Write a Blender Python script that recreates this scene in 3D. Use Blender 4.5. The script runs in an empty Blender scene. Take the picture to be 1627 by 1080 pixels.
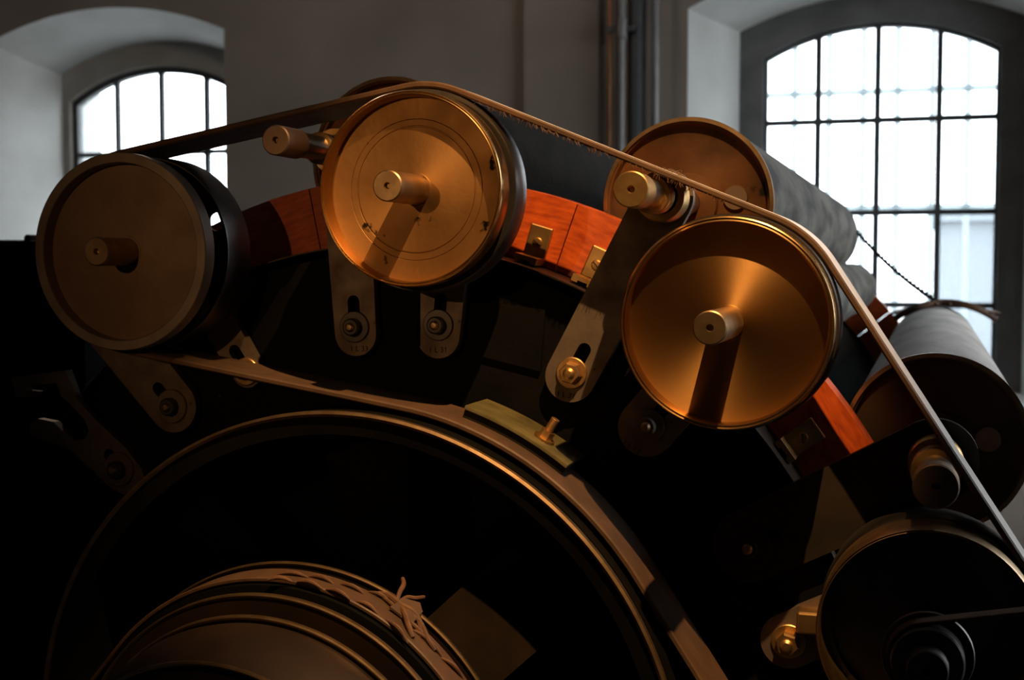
import bpy, bmesh, math, random
from math import sin, cos, pi, radians, sqrt, atan2, hypot
from mathutils import Vector, Matrix
random.seed(7)
S = bpy.context.scene
COL = S.collection

# ------------------------------------------------------------------ camera
FPX = 2100.0                       # focal length in pixels of the 1627 px wide frame
YAW = math.atan(667 / FPX)         # looking left of the roller axes
PITCH = math.atan(120 / FPX)       # looking slightly down
CAMZ = 1.5
cam_d = bpy.data.cameras.new('camera')
cam = bpy.data.objects.new('camera', cam_d); COL.objects.link(cam)
cam.location = (0, 0, CAMZ)
cam.rotation_euler = (pi / 2 - PITCH, 0, YAW)
cam_d.sensor_width = 36; cam_d.lens = 36 * FPX / 1627
cam_d.clip_start = 0.05; cam_d.clip_end = 200
cam_d.dof.use_dof = True; cam_d.dof.focus_distance = 1.55; cam_d.dof.aperture_fstop = 7
S.camera = cam

# ------------------------------------------------------------------ sky
W = bpy.data.worlds.new('overcast_sky'); S.world = W; W.use_nodes = True
bg = W.node_tree.nodes['Background']
bg.inputs[0].default_value = (0.88, 0.95, 1.0, 1); bg.inputs[1].default_value = 8.0

# ------------------------------------------------------------------ lamps of the hall (two warm spotlights)
def lamp(name, loc, target, watts, angle, blend, color, size):
    d = bpy.data.lights.new(name, 'SPOT'); o = bpy.data.objects.new(name, d); COL.objects.link(o)
    d.energy = watts; d.spot_size = radians(angle); d.spot_blend = blend; d.color = color; d.shadow_soft_size = size
    o.location = loc
    o.rotation_euler = (Vector(target) - Vector(loc)).to_track_quat('-Z', 'Y').to_euler()
    return o
LAMP_B = lamp('spot_lamp', (0.12, 0.80, 2.90), (-0.47, 1.58, 1.27), 275, 30.5, 0.5, (1.0, 0.56, 0.22), 0.008)
LAMP_A = lamp('spot_lamp', (-0.95, -0.9, 1.85), (-0.82, 1.5, 1.52), 30, 23, 1.0, (1.0, 0.52, 0.2), 0.01)

# added fill light out of view, put in to brighten the back wall
hd_ = bpy.data.lights.new('wall_fill_light', 'POINT'); hall = bpy.data.objects.new('wall_fill_light', hd_); COL.objects.link(hall)
hd_.energy = 34; hd_.color = (1.0, 0.84, 0.70); hd_.shadow_soft_size = 0.12; hall.location = (-2.6, 4.0, 3.6)

# ------------------------------------------------------------------ exposure
S.view_settings.view_transform = 'Standard'; S.view_settings.look = 'None'
S.view_settings.gamma = 1; S.view_settings.exposure = 0; S.view_settings.use_curve_mapping = False
S.cycles.use_denoising = True
S.cycles.max_bounces = 8

# ------------------------------------------------------------------ helpers
def U(px, py, Y):
    """the point of the plane y = Y that the pixel shows"""
    a = (px - 813.5) / FPX; b = (540 - py) / FPX
    f = Vector((-sin(YAW) * cos(PITCH), cos(YAW) * cos(PITCH), -sin(PITCH)))
    r = Vector((cos(YAW), sin(YAW), 0))
    u = r.cross(f)
    d = f + r * a + u * b
    return Vector((0, 0, CAMZ)) + d * (Y / d.y)
def scale_at(px, py, Y):
    """metres per pixel of height on the plane y = Y at a pixel"""
    return (U(px, py - 5, Y).z - U(px, py + 5, Y).z) / 10

def link(name, me, mat, parent=None, loc=(0, 0, 0), rot=None):
    o = bpy.data.objects.new(name, me); COL.objects.link(o)
    if mat is not None and not me.materials: me.materials.append(mat)
    o.location = loc
    if rot: o.rotation_euler = rot
    if parent: o.parent = parent
    return o
def finish(bm, smooth=0.6):
    bmesh.ops.recalc_face_normals(bm, faces=bm.faces)
    me = bpy.data.meshes.new('mesh'); bm.to_mesh(me); bm.free()
    if smooth:
        for p in me.polygons: p.use_smooth = True
        me.set_sharp_from_angle(angle=smooth)
    return me
def obj(name, bm, mat, parent=None, loc=(0, 0, 0), smooth=0.6, rot=None):
    return link(name, finish(bm, smooth), mat, parent, loc, rot)
def thing(name, label, cat, loc=(0, 0, 0), group=None):
    o = bpy.data.objects.new(name, None); COL.objects.link(o); o.location = loc
    o.empty_display_size = 0.05
    return tag(o, label, cat, group)
def tag(o, label, cat, group=None):
    o['label'] = label; o['category'] = cat
    if group: o['group'] = group
    return o
def struct(o):
    o['kind'] = 'structure'; return o

def lathe(profile, seg=96, closed=True, bm=None, center=(0, 0, 0)):
    """profile of (radius, y) turned about the y axis"""
    bm = bm or bmesh.new(); rings = []
    for r, y in profile:
        if r < 1e-6:
            rings.append([bm.verts.new((center[0], y + center[1], center[2]))])
        else:
            rings.append([bm.verts.new((center[0] + r * cos(2 * pi * k / seg), y + center[1], center[2] + r * sin(2 * pi * k / seg))) for k in range(seg)])
    n = len(rings)
    for i in range(n if closed else n - 1):
        a, b = rings[i], rings[(i + 1) % n]
        for k in range(seg):
            q = [a[k % len(a)], a[(k + 1) % len(a)], b[(k + 1) % len(b)], b[k % len(b)]]
            u = []
            for v in q:
                if v not in u: u.append(v)
            if len(u) > 2:
                try: bm.faces.new(u)
                except ValueError: pass
    return bm
def rod(r, y0, y1, bevel=0.0015, seg=40, hole=0.0, hdepth=0.006):
    p = []
    if hole:
        p += [(0, y0 + hdepth), (hole * .6, y0 + hdepth), (hole, y0)]
    else:
        p += [(0, y0)]
    p += [(r - bevel, y0), (r, y0 + bevel), (r, y1 - bevel), (r - bevel, y1), (0, y1)]
    return lathe(p, seg, closed=False)
def plate(outline, holes, y0, y1, bm=None):
    """flat plate in the xz plane with holes, between y0 and y1"""
    bm = bm or bmesh.new(); loops = [outline] + list(holes)
    ends = []
    for y in (y0, y1):
        es = []; ls = []
        for lp in loops:
            vs = [bm.verts.new((p[0], y, p[1])) for p in lp]
            ls.append(vs)
            es += [bm.edges.new((vs[i], vs[(i + 1) % len(vs)])) for i in range(len(vs))]
        bmesh.ops.triangle_fill(bm, edges=es, use_beauty=True, use_dissolve=False)
        ends.append(ls)
    for la, lb in zip(*ends):
        n = len(la)
        for i in range(n):
            bm.faces.new((la[i], la[(i + 1) % n], lb[(i + 1) % n], lb[i]))
    return bm
def circle2(cx, cz, r, n=32, a0=0.0):
    return [(cx + r * cos(a0 + 2 * pi * k / n), cz + r * sin(a0 + 2 * pi * k / n)) for k in range(n)]
def box(x0, x1, y0, y1, z0, z1, bevel=0.0, bm=None):
    bm = bm or bmesh.new()
    vs = [bm.verts.new((x, y, z)) for x in (x0, x1) for y in (y0, y1) for z in (z0, z1)]
    fs = [(0, 1, 3, 2), (4, 6, 7, 5), (0, 4, 5, 1), (2, 3, 7, 6), (0, 2, 6, 4), (1, 5, 7, 3)]
    ff = [bm.faces.new([vs[i] for i in f]) for f in fs]
    if bevel:
        es = list({e for f in ff for e in f.edges})
        bmesh.ops.bevel(bm, geom=es, offset=bevel, segments=2, profile=0.5, affect='EDGES')
    return bm
def tube(pts, r, seg=10, closed=False, flat=1.0, bm=None, rfun=None):
    """round tube along points"""
    bm = bm or bmesh.new(); P = [Vector(p) for p in pts]; rings = []; n = len(P)
    ref = Vector((0, 1, 0))
    for i, p in enumerate(P):
        a = P[(i - 1) % n] if (closed or i > 0) else P[i]
        b = P[(i + 1) % n] if (closed or i < n - 1) else P[i]
        t = (b - a).normalized()
        s = t.cross(ref)
        s = s.normalized() if s.length > 1e-4 else t.orthogonal().normalized()
        q = s.cross(t)
        rr = rfun(i / (n - 1)) * r if rfun else r
        rings.append([bm.verts.new(p + s * (rr * flat * cos(2 * pi * k / seg)) + q * (rr * sin(2 * pi * k / seg))) for k in range(seg)])
    m = n if closed else n - 1
    for i in range(m):
        a, b = rings[i], rings[(i + 1) % n]
        for k in range(seg):
            bm.faces.new((a[k], a[(k + 1) % seg], b[(k + 1) % seg], b[k]))
    if not closed:
        bm.faces.new(rings[0]); bm.faces.new(rings[-1])
    return bm
def belt_path(circles, step=radians(3)):
    """closed belt path round circles (x, z, r, turn) with turn +1 anticlockwise, -1 clockwise"""
    n = len(circles); tang = []
    for i in range(n):
        x1, z1, r1, s1 = circles[i]; x2, z2, r2, s2 = circles[(i + 1) % n]
        D = Vector((x2 - x1, z2 - z1)); L = D.length
        be = math.acos(max(-1, min(1, (s2 * r2 - s1 * r1) / L)))
        ph = atan2(D.y, D.x) + be; nx, nz = cos(ph), sin(ph)
        tang.append(((x1 - s1 * r1 * nx, z1 - s1 * r1 * nz), (x2 - s2 * r2 * nx, z2 - s2 * r2 * nz)))
    pts = []
    for i in range(n):
        x, z, r, s = circles[i]
        a = tang[i - 1][1]; b = tang[i][0]
        a0 = atan2(a[1] - z, a[0] - x); a1 = atan2(b[1] - z, b[0] - x)
        d = (a1 - a0) * s
        while d < 0: d += 2 * pi
        d = d % (2 * pi)
        m = max(2, int(d / step))
        pts += [(x + r * cos(a0 + s * d * k / m), z + r * sin(a0 + s * d * k / m)) for k in range(m + 1)]
        # subdivide the free span
        c = tang[i][1]; L = hypot(c[0] - b[0], c[1] - b[1]); k = max(2, int(L / 0.04))
        pts += [(b[0] + (c[0] - b[0]) * j / k, b[1] + (c[1] - b[1]) * j / k) for j in range(1, k)]
    return pts
def strap(path, y0, y1, th, wob=0.0):
    bm = bmesh.new(); n = len(path); rings = []
    for i in range(n):
        a = path[i - 1]; b = path[(i + 1) % n]
        t = Vector((b[0] - a[0], b[1] - a[1])); t.normalize(); nx, nz = -t.y, t.x
        x, z = path[i]; w = random.uniform(-wob, wob)
        c = th * .25
        prof = [(-th / 2, y0 + c + w), (-th / 2, y1 - c + w), (-th / 2 + c, y1 + w), (th / 2 - c, y1 + w), (th / 2, y1 - c + w), (th / 2, y0 + c + w), (th / 2 - c, y0 + w), (-th / 2 + c, y0 + w)]
        rings.append([bm.verts.new((x + nx * h, y, z + nz * h)) for h, y in prof])
    for i in range(n):
        a, b = rings[i], rings[(i + 1) % n]
        for k in range(8):
            q = bm.faces.new((a[k], a[(k + 1) % 8], b[(k + 1) % 8], b[k]))
            if k == 4: q.material_index = 1
    return bm

# ------------------------------------------------------------------ materials
def mat(name, base, base2=None, rough=0.5, metal=0.0, scale=8.0, detail=6.0, bump=0.0, bscale=None, rough2=None,
        stretch=(1, 1, 1), lo=0.35, hi=0.65, spec=0.5, coat=0.0, aniso=0.0, spots=None):
    m = bpy.data.materials.new(name); m.use_nodes = True; nt = m.node_tree; N = nt.nodes; L = nt.links
    b = N['Principled BSDF']
    b.inputs['Roughness'].default_value = rough; b.inputs['Metallic'].default_value = metal
    b.inputs['Specular IOR Level'].default_value = spec; b.inputs['Coat Weight'].default_value = coat
    b.inputs['Coat Roughness'].default_value = 0.15
    tc = N.new('ShaderNodeTexCoord'); mp = N.new('ShaderNodeMapping'); mp.inputs['Scale'].default_value = stretch
    L.new(tc.outputs['Object'], mp.inputs['Vector'])
    nz = N.new('ShaderNodeTexNoise'); nz.inputs['Scale'].default_value = scale; nz.inputs['Detail'].default_value = detail
    L.new(mp.outputs[0], nz.inputs['Vector'])
    rmp = N.new('ShaderNodeMapRange'); rmp.inputs[1].default_value = lo; rmp.inputs[2].default_value = hi
    L.new(nz.outputs[0], rmp.inputs[0])
    mx = N.new('ShaderNodeMix'); mx.data_type = 'RGBA'
    mx.inputs[6].default_value = (*base, 1); mx.inputs[7].default_value = (*(base2 or base), 1)
    L.new(rmp.outputs[0], mx.inputs[0])
    out = mx.outputs[2]
    if spots:                                   # dark chips of (colour, scale, threshold)
        n2 = N.new('ShaderNodeTexNoise'); n2.inputs['Scale'].default_value = spots[1]; n2.inputs['Detail'].default_value = 4
        L.new(tc.outputs['Object'], n2.inputs['Vector'])
        r2 = N.new('ShaderNodeMapRange'); r2.inputs[1].default_value = spots[2]; r2.inputs[2].default_value = spots[2] + 0.04
        L.new(n2.outputs[0], r2.inputs[0])
        m2 = N.new('ShaderNodeMix'); m2.data_type = 'RGBA'; m2.inputs[7].default_value = (*spots[0], 1)
        L.new(out, m2.inputs[6]); L.new(r2.outputs[0], m2.inputs[0]); out = m2.outputs[2]
    L.new(out, b.inputs['Base Color'])
    if rough2 is not None:
        rr = N.new('ShaderNodeMapRange'); rr.inputs[1].default_value = lo; rr.inputs[2].default_value = hi
        rr.inputs[3].default_value = rough; rr.inputs[4].default_value = rough2
        L.new(nz.outputs[0], rr.inputs[0]); L.new(rr.outputs[0], b.inputs['Roughness'])
    if bump:
        n3 = N.new('ShaderNodeTexNoise'); n3.inputs['Scale'].default_value = bscale or scale * 4; n3.inputs['Detail'].default_value = 5
        L.new(mp.outputs[0], n3.inputs['Vector'])
        bp = N.new('ShaderNodeBump'); bp.inputs['Strength'].default_value = bump; bp.inputs['Distance'].default_value = 0.002
        L.new(n3.outputs[0], bp.inputs['Height']); L.new(bp.outputs[0], b.inputs['Normal'])
    if aniso:
        b.inputs['Anisotropic'].default_value = aniso
        tg = N.new('ShaderNodeTangent'); tg.direction_type = 'RADIAL'; tg.axis = 'Y'
        L.new(tg.outputs[0], b.inputs['Tangent']); b.inputs['Anisotropic Rotation'].default_value = 0.25
    return m
M = {}
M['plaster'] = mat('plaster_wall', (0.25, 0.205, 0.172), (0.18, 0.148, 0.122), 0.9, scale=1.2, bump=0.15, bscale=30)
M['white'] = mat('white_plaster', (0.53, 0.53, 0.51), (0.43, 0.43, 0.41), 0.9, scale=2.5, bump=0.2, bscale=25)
M['dark_wall'] = mat('dark_brick', (0.035, 0.028, 0.024), (0.022, 0.018, 0.016), 0.9, scale=2)  # unseen walls kept dark so they bounce little light onto the brass
M['floor'] = mat('concrete_floor', (0.05, 0.042, 0.035), (0.03, 0.025, 0.022), 0.7, scale=2)
M['ceiling'] = mat('ceiling_paint', (0.25, 0.23, 0.21), (0.2, 0.18, 0.17), 0.9, scale=1)
M['winframe'] = mat('grey_window_paint', (0.115, 0.115, 0.112), (0.08, 0.08, 0.078), 0.55, scale=6)
M['rebate'] = mat('rebate_plaster', (0.36, 0.33, 0.30), (0.28, 0.255, 0.23), 0.9, scale=3, bump=0.15)
M['muntin'] = mat('dark_iron_bar', (0.045, 0.05, 0.055), (0.03, 0.03, 0.03), 0.6, scale=9)
M['brass'] = mat('turned_brass', (0.44, 0.25, 0.09), (0.36, 0.195, 0.065), 0.46, 1.0, scale=16, rough2=0.5, aniso=0.75, bump=0.04, bscale=220)
M['brass_worn'] = mat('worn_brass', (0.40, 0.225, 0.088), (0.30, 0.16, 0.06), 0.48, 1.0, scale=14, rough2=0.6, aniso=0.45, bump=0.10, bscale=160, spots=((0.02, 0.015, 0.01), 34, 0.665))
M['brass_rim'] = mat('polished_brass', (0.66, 0.42, 0.18), (0.55, 0.33, 0.13), 0.26, 1.0, scale=20, bump=0.03, bscale=200)
M['brass_dark'] = mat('tarnished_brass', (0.27, 0.195, 0.145), (0.19, 0.13, 0.095), 0.5, 1.0, scale=12, rough2=0.62, bump=0.08, bscale=140)
M['bronze'] = mat('bronze_bush', (0.62, 0.40, 0.17), (0.48, 0.28, 0.11), 0.42, 1.0, scale=40, bump=0.1, bscale=120)
M['steel'] = mat('bright_steel', (0.42, 0.40, 0.38), (0.30, 0.28, 0.26), 0.28, 1.0, scale=30, bump=0.03, bscale=180)
M['steel_dark'] = mat('dark_steel', (0.13, 0.12, 0.115), (0.08, 0.075, 0.07), 0.38, 1.0, scale=20, rough2=0.5)
M['shaft'] = mat('oiled_shaft_steel', (0.42, 0.29, 0.17), (0.30, 0.20, 0.11), 0.42, 1.0, scale=50, bump=0.08, bscale=130)
M['plate'] = mat('greasy_plate_steel', (0.22, 0.175, 0.14), (0.14, 0.11, 0.09), 0.55, 0.9, scale=26, rough2=0.68, bump=0.08, bscale=200, spots=((0.03, 0.025, 0.02), 55, 0.72))
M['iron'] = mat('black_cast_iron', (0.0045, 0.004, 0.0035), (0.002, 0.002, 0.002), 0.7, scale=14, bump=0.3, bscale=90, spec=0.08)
M['olive_shade'] = mat('shaded_olive_paint', (0.014, 0.013, 0.008), (0.008, 0.0075, 0.005), 0.6, scale=16, bump=0.2, bscale=90, spec=0.15)  # olive darkened for the ledge's front, shade put into the colour
M['olive'] = mat('olive_paint', (0.105, 0.09, 0.036), (0.055, 0.048, 0.02), 0.42, scale=26, bump=0.3, bscale=120)
M['leather'] = mat('brown_leather', (0.085, 0.045, 0.024), (0.055, 0.029, 0.016), 0.55, scale=22, bump=0.25, bscale=160, spots=((0.30, 0.17, 0.09), 120, 0.74))
M['leather_slick'] = mat('slick_belt_leather', (0.085, 0.046, 0.026), (0.052, 0.029, 0.017), 0.55, scale=22, bump=0.2, bscale=160, rough2=0.65, spec=0.35)
M['belt_pale'] = mat('worn_pale_belt_face', (0.46, 0.42, 0.38), (0.34, 0.31, 0.28), 0.4, scale=30, bump=0.1, bscale=160, stretch=(1, 6, 1))
M['drum_brown'] = mat('oily_brown_drum', (0.019, 0.0105, 0.006), (0.011, 0.006, 0.004), 0.5, scale=14, bump=0.1, spec=0.3)
M['dusty_iron'] = mat('dusty_iron', (0.032, 0.020, 0.013), (0.016, 0.011, 0.008), 0.75, scale=12, bump=0.2, spec=0.15, spots=((0.10, 0.06, 0.035), 60, 0.72))
M['rim_grey'] = mat('grey_worn_rim', (0.30, 0.25, 0.21), (0.22, 0.18, 0.15), 0.5, 0.9, scale=18, bump=0.06, bscale=160)
M['lace'] = mat('rawhide_lace', (0.12, 0.055, 0.024), (0.07, 0.032, 0.015), 0.6, scale=60, bump=0.3, bscale=200)
M['rust'] = mat('rusty_roller_end', (0.155, 0.064, 0.020), (0.045, 0.020, 0.009), 0.5, 0.55, scale=9, rough2=0.75, bump=0.25, bscale=60, spots=((0.010, 0.007, 0.005), 15, 0.61), aniso=0.4)
M['roller'] = mat('dusty_roller_wire', (0.115, 0.103, 0.085), (0.020, 0.018, 0.014), 0.85, scale=17, bump=0.5, bscale=60, stretch=(1, .3, 1), lo=.4, hi=.62, spots=((0.015, 0.012, 0.01), 28, 0.68))
M['roller_wool'] = mat('roller_clothing', (0.50, 0.47, 0.44), (0.34, 0.315, 0.29), 0.9, scale=20, bump=0.4, bscale=120, stretch=(1, .2, 1), spots=((0.06, 0.055, 0.05), 24, 0.72))
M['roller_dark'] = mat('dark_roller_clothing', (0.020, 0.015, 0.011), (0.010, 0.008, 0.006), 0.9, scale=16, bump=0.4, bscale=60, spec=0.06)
M['pipe'] = mat('grey_pipe_paint', (0.16, 0.155, 0.15), (0.11, 0.10, 0.10), 0.35, scale=5)
M['copper'] = mat('copper_pipe', (0.30, 0.14, 0.07), (0.22, 0.10, 0.05), 0.35, 0.8, scale=6)
M['cord'] = mat('black_cord', (0.015, 0.013, 0.012), None, 0.8)
M['rustflap'] = mat('rusty_sheet', (0.15, 0.065, 0.028), (0.05, 0.028, 0.018), 0.7, scale=18, bump=0.4)
M['ink'] = mat('stamped_mark', (0.015, 0.010, 0.007), None, 0.9)
M['facade'] = mat('pale_facade', (0.155, 0.175, 0.19), (0.14, 0.16, 0.175), 0.9, scale=0.6)
M['ground'] = mat('yard_ground', (0.45, 0.45, 0.44), (0.36, 0.36, 0.35), 0.9, scale=0.4)
def wood():
    m = mat('varnished_mahogany', (0.50, 0.085, 0.010), (0.26, 0.034, 0.005), 0.42, scale=7, stretch=(5, 1, 22), lo=.32, hi=.68, coat=0.12, bump=0.06, bscale=10)
    return m
M['wood'] = wood()
M['arm_shaded'] = mat('shaded_arm', (0.022, 0.016, 0.012), (0.012, 0.009, 0.007), 0.55, scale=20, bump=0.1, spec=0.2)  # darker than the other arms: its shade is painted into the colour
M['flange'] = mat('worn_flange', (0.075, 0.058, 0.04), (0.04, 0.032, 0.022), 0.5, 0.6, scale=20, bump=0.1)
M['rust_shaded'] = mat('shaded_rusty_end', (0.05, 0.026, 0.014), (0.02, 0.011, 0.007), 0.6, 0.3, scale=9, bump=0.25, bscale=60)  # darker copy of the rusty end, standing for shade on that disc
def clear_mats():
    m = bpy.data.materials.new('dusty_glass'); m.use_nodes = True; nt = m.node_tree; N = nt.nodes; L = nt.links
    for n in list(N): N.remove(n)
    o = N.new('ShaderNodeOutputMaterial'); t = N.new('ShaderNodeBsdfTransparent'); t.inputs[0].default_value = (0.97, 0.985, 1, 1)
    d = N.new('ShaderNodeBsdfTranslucent'); d.inputs[0].default_value = (0.9, 0.92, 0.92, 1)
    g = N.new('ShaderNodeBsdfGlossy'); g.inputs['Roughness'].default_value = 0.05
    x = N.new('ShaderNodeMixShader'); x.inputs[0].default_value = 0.03
    y = N.new('ShaderNodeMixShader'); y.inputs[0].default_value = 0.04
    L.new(t.outputs[0], x.inputs[1]); L.new(d.outputs[0], x.inputs[2]); L.new(x.outputs[0], y.inputs[1]); L.new(g.outputs[0], y.inputs[2]); L.new(y.outputs[0], o.inputs[0])
    M['glass'] = m
    m = bpy.data.materials.new('translucent_strip'); m.use_nodes = True; nt = m.node_tree; N = nt.nodes; L = nt.links
    for n in list(N): N.remove(n)
    o = N.new('ShaderNodeOutputMaterial'); t = N.new('ShaderNodeBsdfTransparent'); d = N.new('ShaderNodeBsdfTranslucent'); d.inputs[0].default_value = (0.46, 0.50, 0.51, 1)
    x = N.new('ShaderNodeMixShader'); x.inputs[0].default_value = 0.985
    L.new(t.outputs[0], x.inputs[1]); L.new(d.outputs[0], x.inputs[2]); L.new(x.outputs[0], o.inputs[0])
    M['strip'] = m
clear_mats()

# ================================================================== THE ROOM
YW, YR, YG, YO = 6.60, 7.02, 7.10, 7.45     # wall face, rebate, glass, outer face
XL, XR, YB, ZC = -6.0, 3.2, -3.5, 4.3
def arch(xl, xr, zs, zt, zb, n=28):
    """segmental arched opening: bottom left, bottom right, then the arc from right to left"""
    w = (xr - xl) / 2; h = zt - zs; R = (w * w + h * h) / (2 * h); cx = (xl + xr) / 2; cz = zt - R
    a = math.asin(min(1, w / R))
    return [(xl, zb), (xr, zb)] + [(cx + R * sin(a - 2 * a * k / n), cz + R * cos(a - 2 * a * k / n)) for k in range(n + 1)]
def arch_z(xl, xr, zs, zt, x):
    w = (xr - xl) / 2; h = zt - zs; R = (w * w + h * h) / (2 * h); cx = (xl + xr) / 2
    return zt - R + sqrt(max(0, R * R - (x - cx) ** 2))
ZSILL = 0.86
def zat(px, py, Y): return U(px, py, Y).z
# right window, glass opening
g2l, g2r = U(1213, 300, YG).x, U(1586, 300, YG).x
g2 = dict(xl=g2l, xr=g2r, zs=(zat(1213, 95, YG) + zat(1586, 76, YG)) / 2, zt=zat(1410, 37, YG), zb=ZSILL)
b2l = U(1172, 300, YR).x; d2 = g2l - b2l
b2 = dict(xl=b2l, xr=g2r + d2, zs=zat(1172, 50, YR), zt=zat(1390, -12, YR), zb=ZSILL)
a2l = U(1092, 200, YW).x
a2 = dict(xl=a2l, xr=b2['xr'] + (b2l - a2l) * 0.8, zs=zat(1092, 14, YW), zt=zat(1330, -75, YW), zb=ZSILL - .05)
# left window
g1l = U(119, 200, YG).x; p1 = U(258, 200, YG).x - U(188, 200, YG).x
g1r = U(188, 200, YG).x + 3 * p1
g1 = dict(xl=g1l, xr=g1r, zs=zat(119, 163, YG), zt=zat(268, 106, YG), zb=ZSILL)
b1l = U(95, 200, YR).x; d1 = g1l - b1l
b1 = dict(xl=b1l, xr=g1r + d1 * .5, zs=zat(95, 118, YR), zt=zat(290, 62, YR), zb=ZSILL)
a1 = dict(xl=U(-15, 200, YW).x, xr=U(357, 150, YW).x, zs=zat(357, 46, YW), zt=zat(185, 11, YW), zb=ZSILL - .05)
b1['xr'] = max(b1['xr'], a1['xr'] - .02)

def bridge(bm, la, lb):
    n = len(la)
    for i in range(n): bm.faces.new((la[i], la[(i + 1) % n], lb[(i + 1) % n], lb[i]))
def face_with_holes(bm, outline, holes, y):
    es = []; ls = []
    for lp in [outline] + holes:
        vs = [bm.verts.new((p[0], y, p[1])) for p in lp]; ls.append(vs)
        es += [bm.edges.new((vs[i], vs[(i + 1) % len(vs)])) for i in range(len(vs))]
    bmesh.ops.triangle_fill(bm, edges=es, use_beauty=True, use_dissolve=False)
    return ls
bm = bmesh.new()
rect = [(XL, 0), (XR, 0), (XR, ZC), (XL, ZC)]
f = face_with_holes(bm, rect, [arch(**a1), arch(**a2)], YW)
k = face_with_holes(bm, rect, [arch(**b1), arch(**b2)], YO)
bridge(bm, f[0], k[0])
me = None
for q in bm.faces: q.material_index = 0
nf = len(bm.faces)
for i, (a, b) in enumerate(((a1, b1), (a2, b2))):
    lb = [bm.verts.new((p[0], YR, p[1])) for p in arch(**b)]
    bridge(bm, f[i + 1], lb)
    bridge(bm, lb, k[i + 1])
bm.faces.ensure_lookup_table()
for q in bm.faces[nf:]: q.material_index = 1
wall = obj('wall_back', bm, None, smooth=0.5)
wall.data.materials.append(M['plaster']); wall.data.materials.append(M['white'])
struct(wall)
struct(obj('wall_left', box(XL - .2, XL, YB, YO, 0, ZC), M['dark_wall'], smooth=0))
WY0, WY1, WZ0, WZ1 = 1.9, 5.65, 0.85, 3.67
struct(obj('wall_right', plate([(YB, 0), (YO, 0), (YO, ZC), (YB, ZC)], [[(WY0, WZ0), (WY1, WZ0), (WY1, WZ1), (WY0, WZ1)]], -.2, 0), M['dark_wall'], loc=(XR, 0, 0), rot=(0, 0, pi / 2), smooth=0))
struct(obj('wall_front', box(XL - .2, XR + .2, YB - .2, YB, 0, ZC), M['dark_wall'], smooth=0))
struct(obj('floor', box(XL - .2, XR + .2, YB - .2, YO, -.2, 0), M['floor'], smooth=0))
struct(obj('ceiling', box(XL - .2, XR + .2, YB - .2, YO, ZC, ZC + .2), M['ceiling'], smooth=0))
# shallow chimney breast between the windows
px0, px1 = U(832, 100, YW - .05).x, U(952, 100, YW - .05).x
struct(obj('trim_1', box(px0, px1, YW - .05, YW - .001, 0, ZC, 0.004), M['plaster'], smooth=0))

def window(idx, g, b, vbars, hbars, outer_v, outer_h, fm='winframe', sw=.018):
    ow, oz = g['xl'], g['zb']
    w = bpy.data.objects.new('window_%d' % idx, None); COL.objects.link(w); struct(w)
    o_ = arch(**dict(b, zb=b['zb'])); i_ = arch(**dict(g, zb=g['zb'] + .06))
    fr = obj('frame', plate(o_, [i_], YG - .05, YG + .05), M[fm], w, smooth=0.5)
    # narrow inner sash round the glass
    gi = dict(g); gi['xl'] += sw; gi['xr'] -= sw; gi['zs'] -= sw * .7; gi['zt'] -= sw
    obj('sash', plate(arch(**dict(g, zb=g['zb'] + .06)), [arch(**dict(gi, zb=g['zb'] + .08))], YG - .02, YG + .03), M['muntin'], w, smooth=0.5)
    t = .016
    for x in vbars:
        obj('muntin', box(x - t, x + t, YG - .015, YG + .015, g['zb'] + .06, arch_z(**{k: g[k] for k in ('xl', 'xr', 'zs', 'zt')}, x=x) - .005), M['muntin'], w, smooth=0)
    for z in hbars:
        obj('glazing_bar', box(g['xl'] + .005, g['xr'] - .005, YG - .0149, YG + .0149, z - t * .9, z + t * .9), M['muntin'], w, smooth=0)
    xs = [g['xl'] + .01] + list(vbars) + [g['xr'] - .01]; zs = sorted(list(hbars)); zs = [g['zb'] + .07] + zs
    A = {k: g[k] for k in ('xl', 'xr', 'zs', 'zt')}
    for i in range(len(xs) - 1):
        for j in range(len(zs)):
            x0, x1, z0 = xs[i], xs[i + 1], zs[j]
            if j < len(zs) - 1: pts = [(x0, z0), (x1, z0), (x1, zs[j + 1]), (x0, zs[j + 1])]
            else: pts = [(x0, z0), (x1, z0)] + [(x1 + (x0 - x1) * q / 8, arch_z(**A, x=x1 + (x0 - x1) * q / 8) - .006) for q in range(9)]
            obj('pane', plate(pts, [], YG - .002, YG + .002), M['glass'], w, smooth=0)
    # bars of the outer sash, seen faintly through the light
    for x in outer_v: obj('outer_bar', box(x - .016, x + .016, YO - .06, YO - .05, g['zb'], g['zt'] + .1), M['strip'], w, smooth=0)
    for z in outer_h: obj('outer_bar', box(b['xl'], b['xr'], YO - .075, YO - .062, z - .016, z + .016), M['strip'], w, smooth=0)
    return w
v2 = [U(px, 250, YG).x for px in (1299, 1393, 1491)]
z0 = zat(1393, 191, YG); dz = zat(1393, 191, YG) - zat(1393, 338, YG)
window(2, g2, b2, v2, [z0 - dz * k for k in range(0, 4) if z0 - dz * k > ZSILL + .12],
       [U(px, 200, YO).x for px in (1264, 1318, 1372, 1426, 1481, 1537)], [zat(1390, 148, YO), zat(1390, 148, YO) - .62])
v1 = [U(188, 200, YG).x + p1 * k for k in range(3)]
z1 = zat(260, 243, YG)
window(1, g1, b1, v1, [z1 - dz * k for k in range(0, 4) if z1 - dz * k > ZSILL + .12], [], [], 'rebate', .036)

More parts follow.
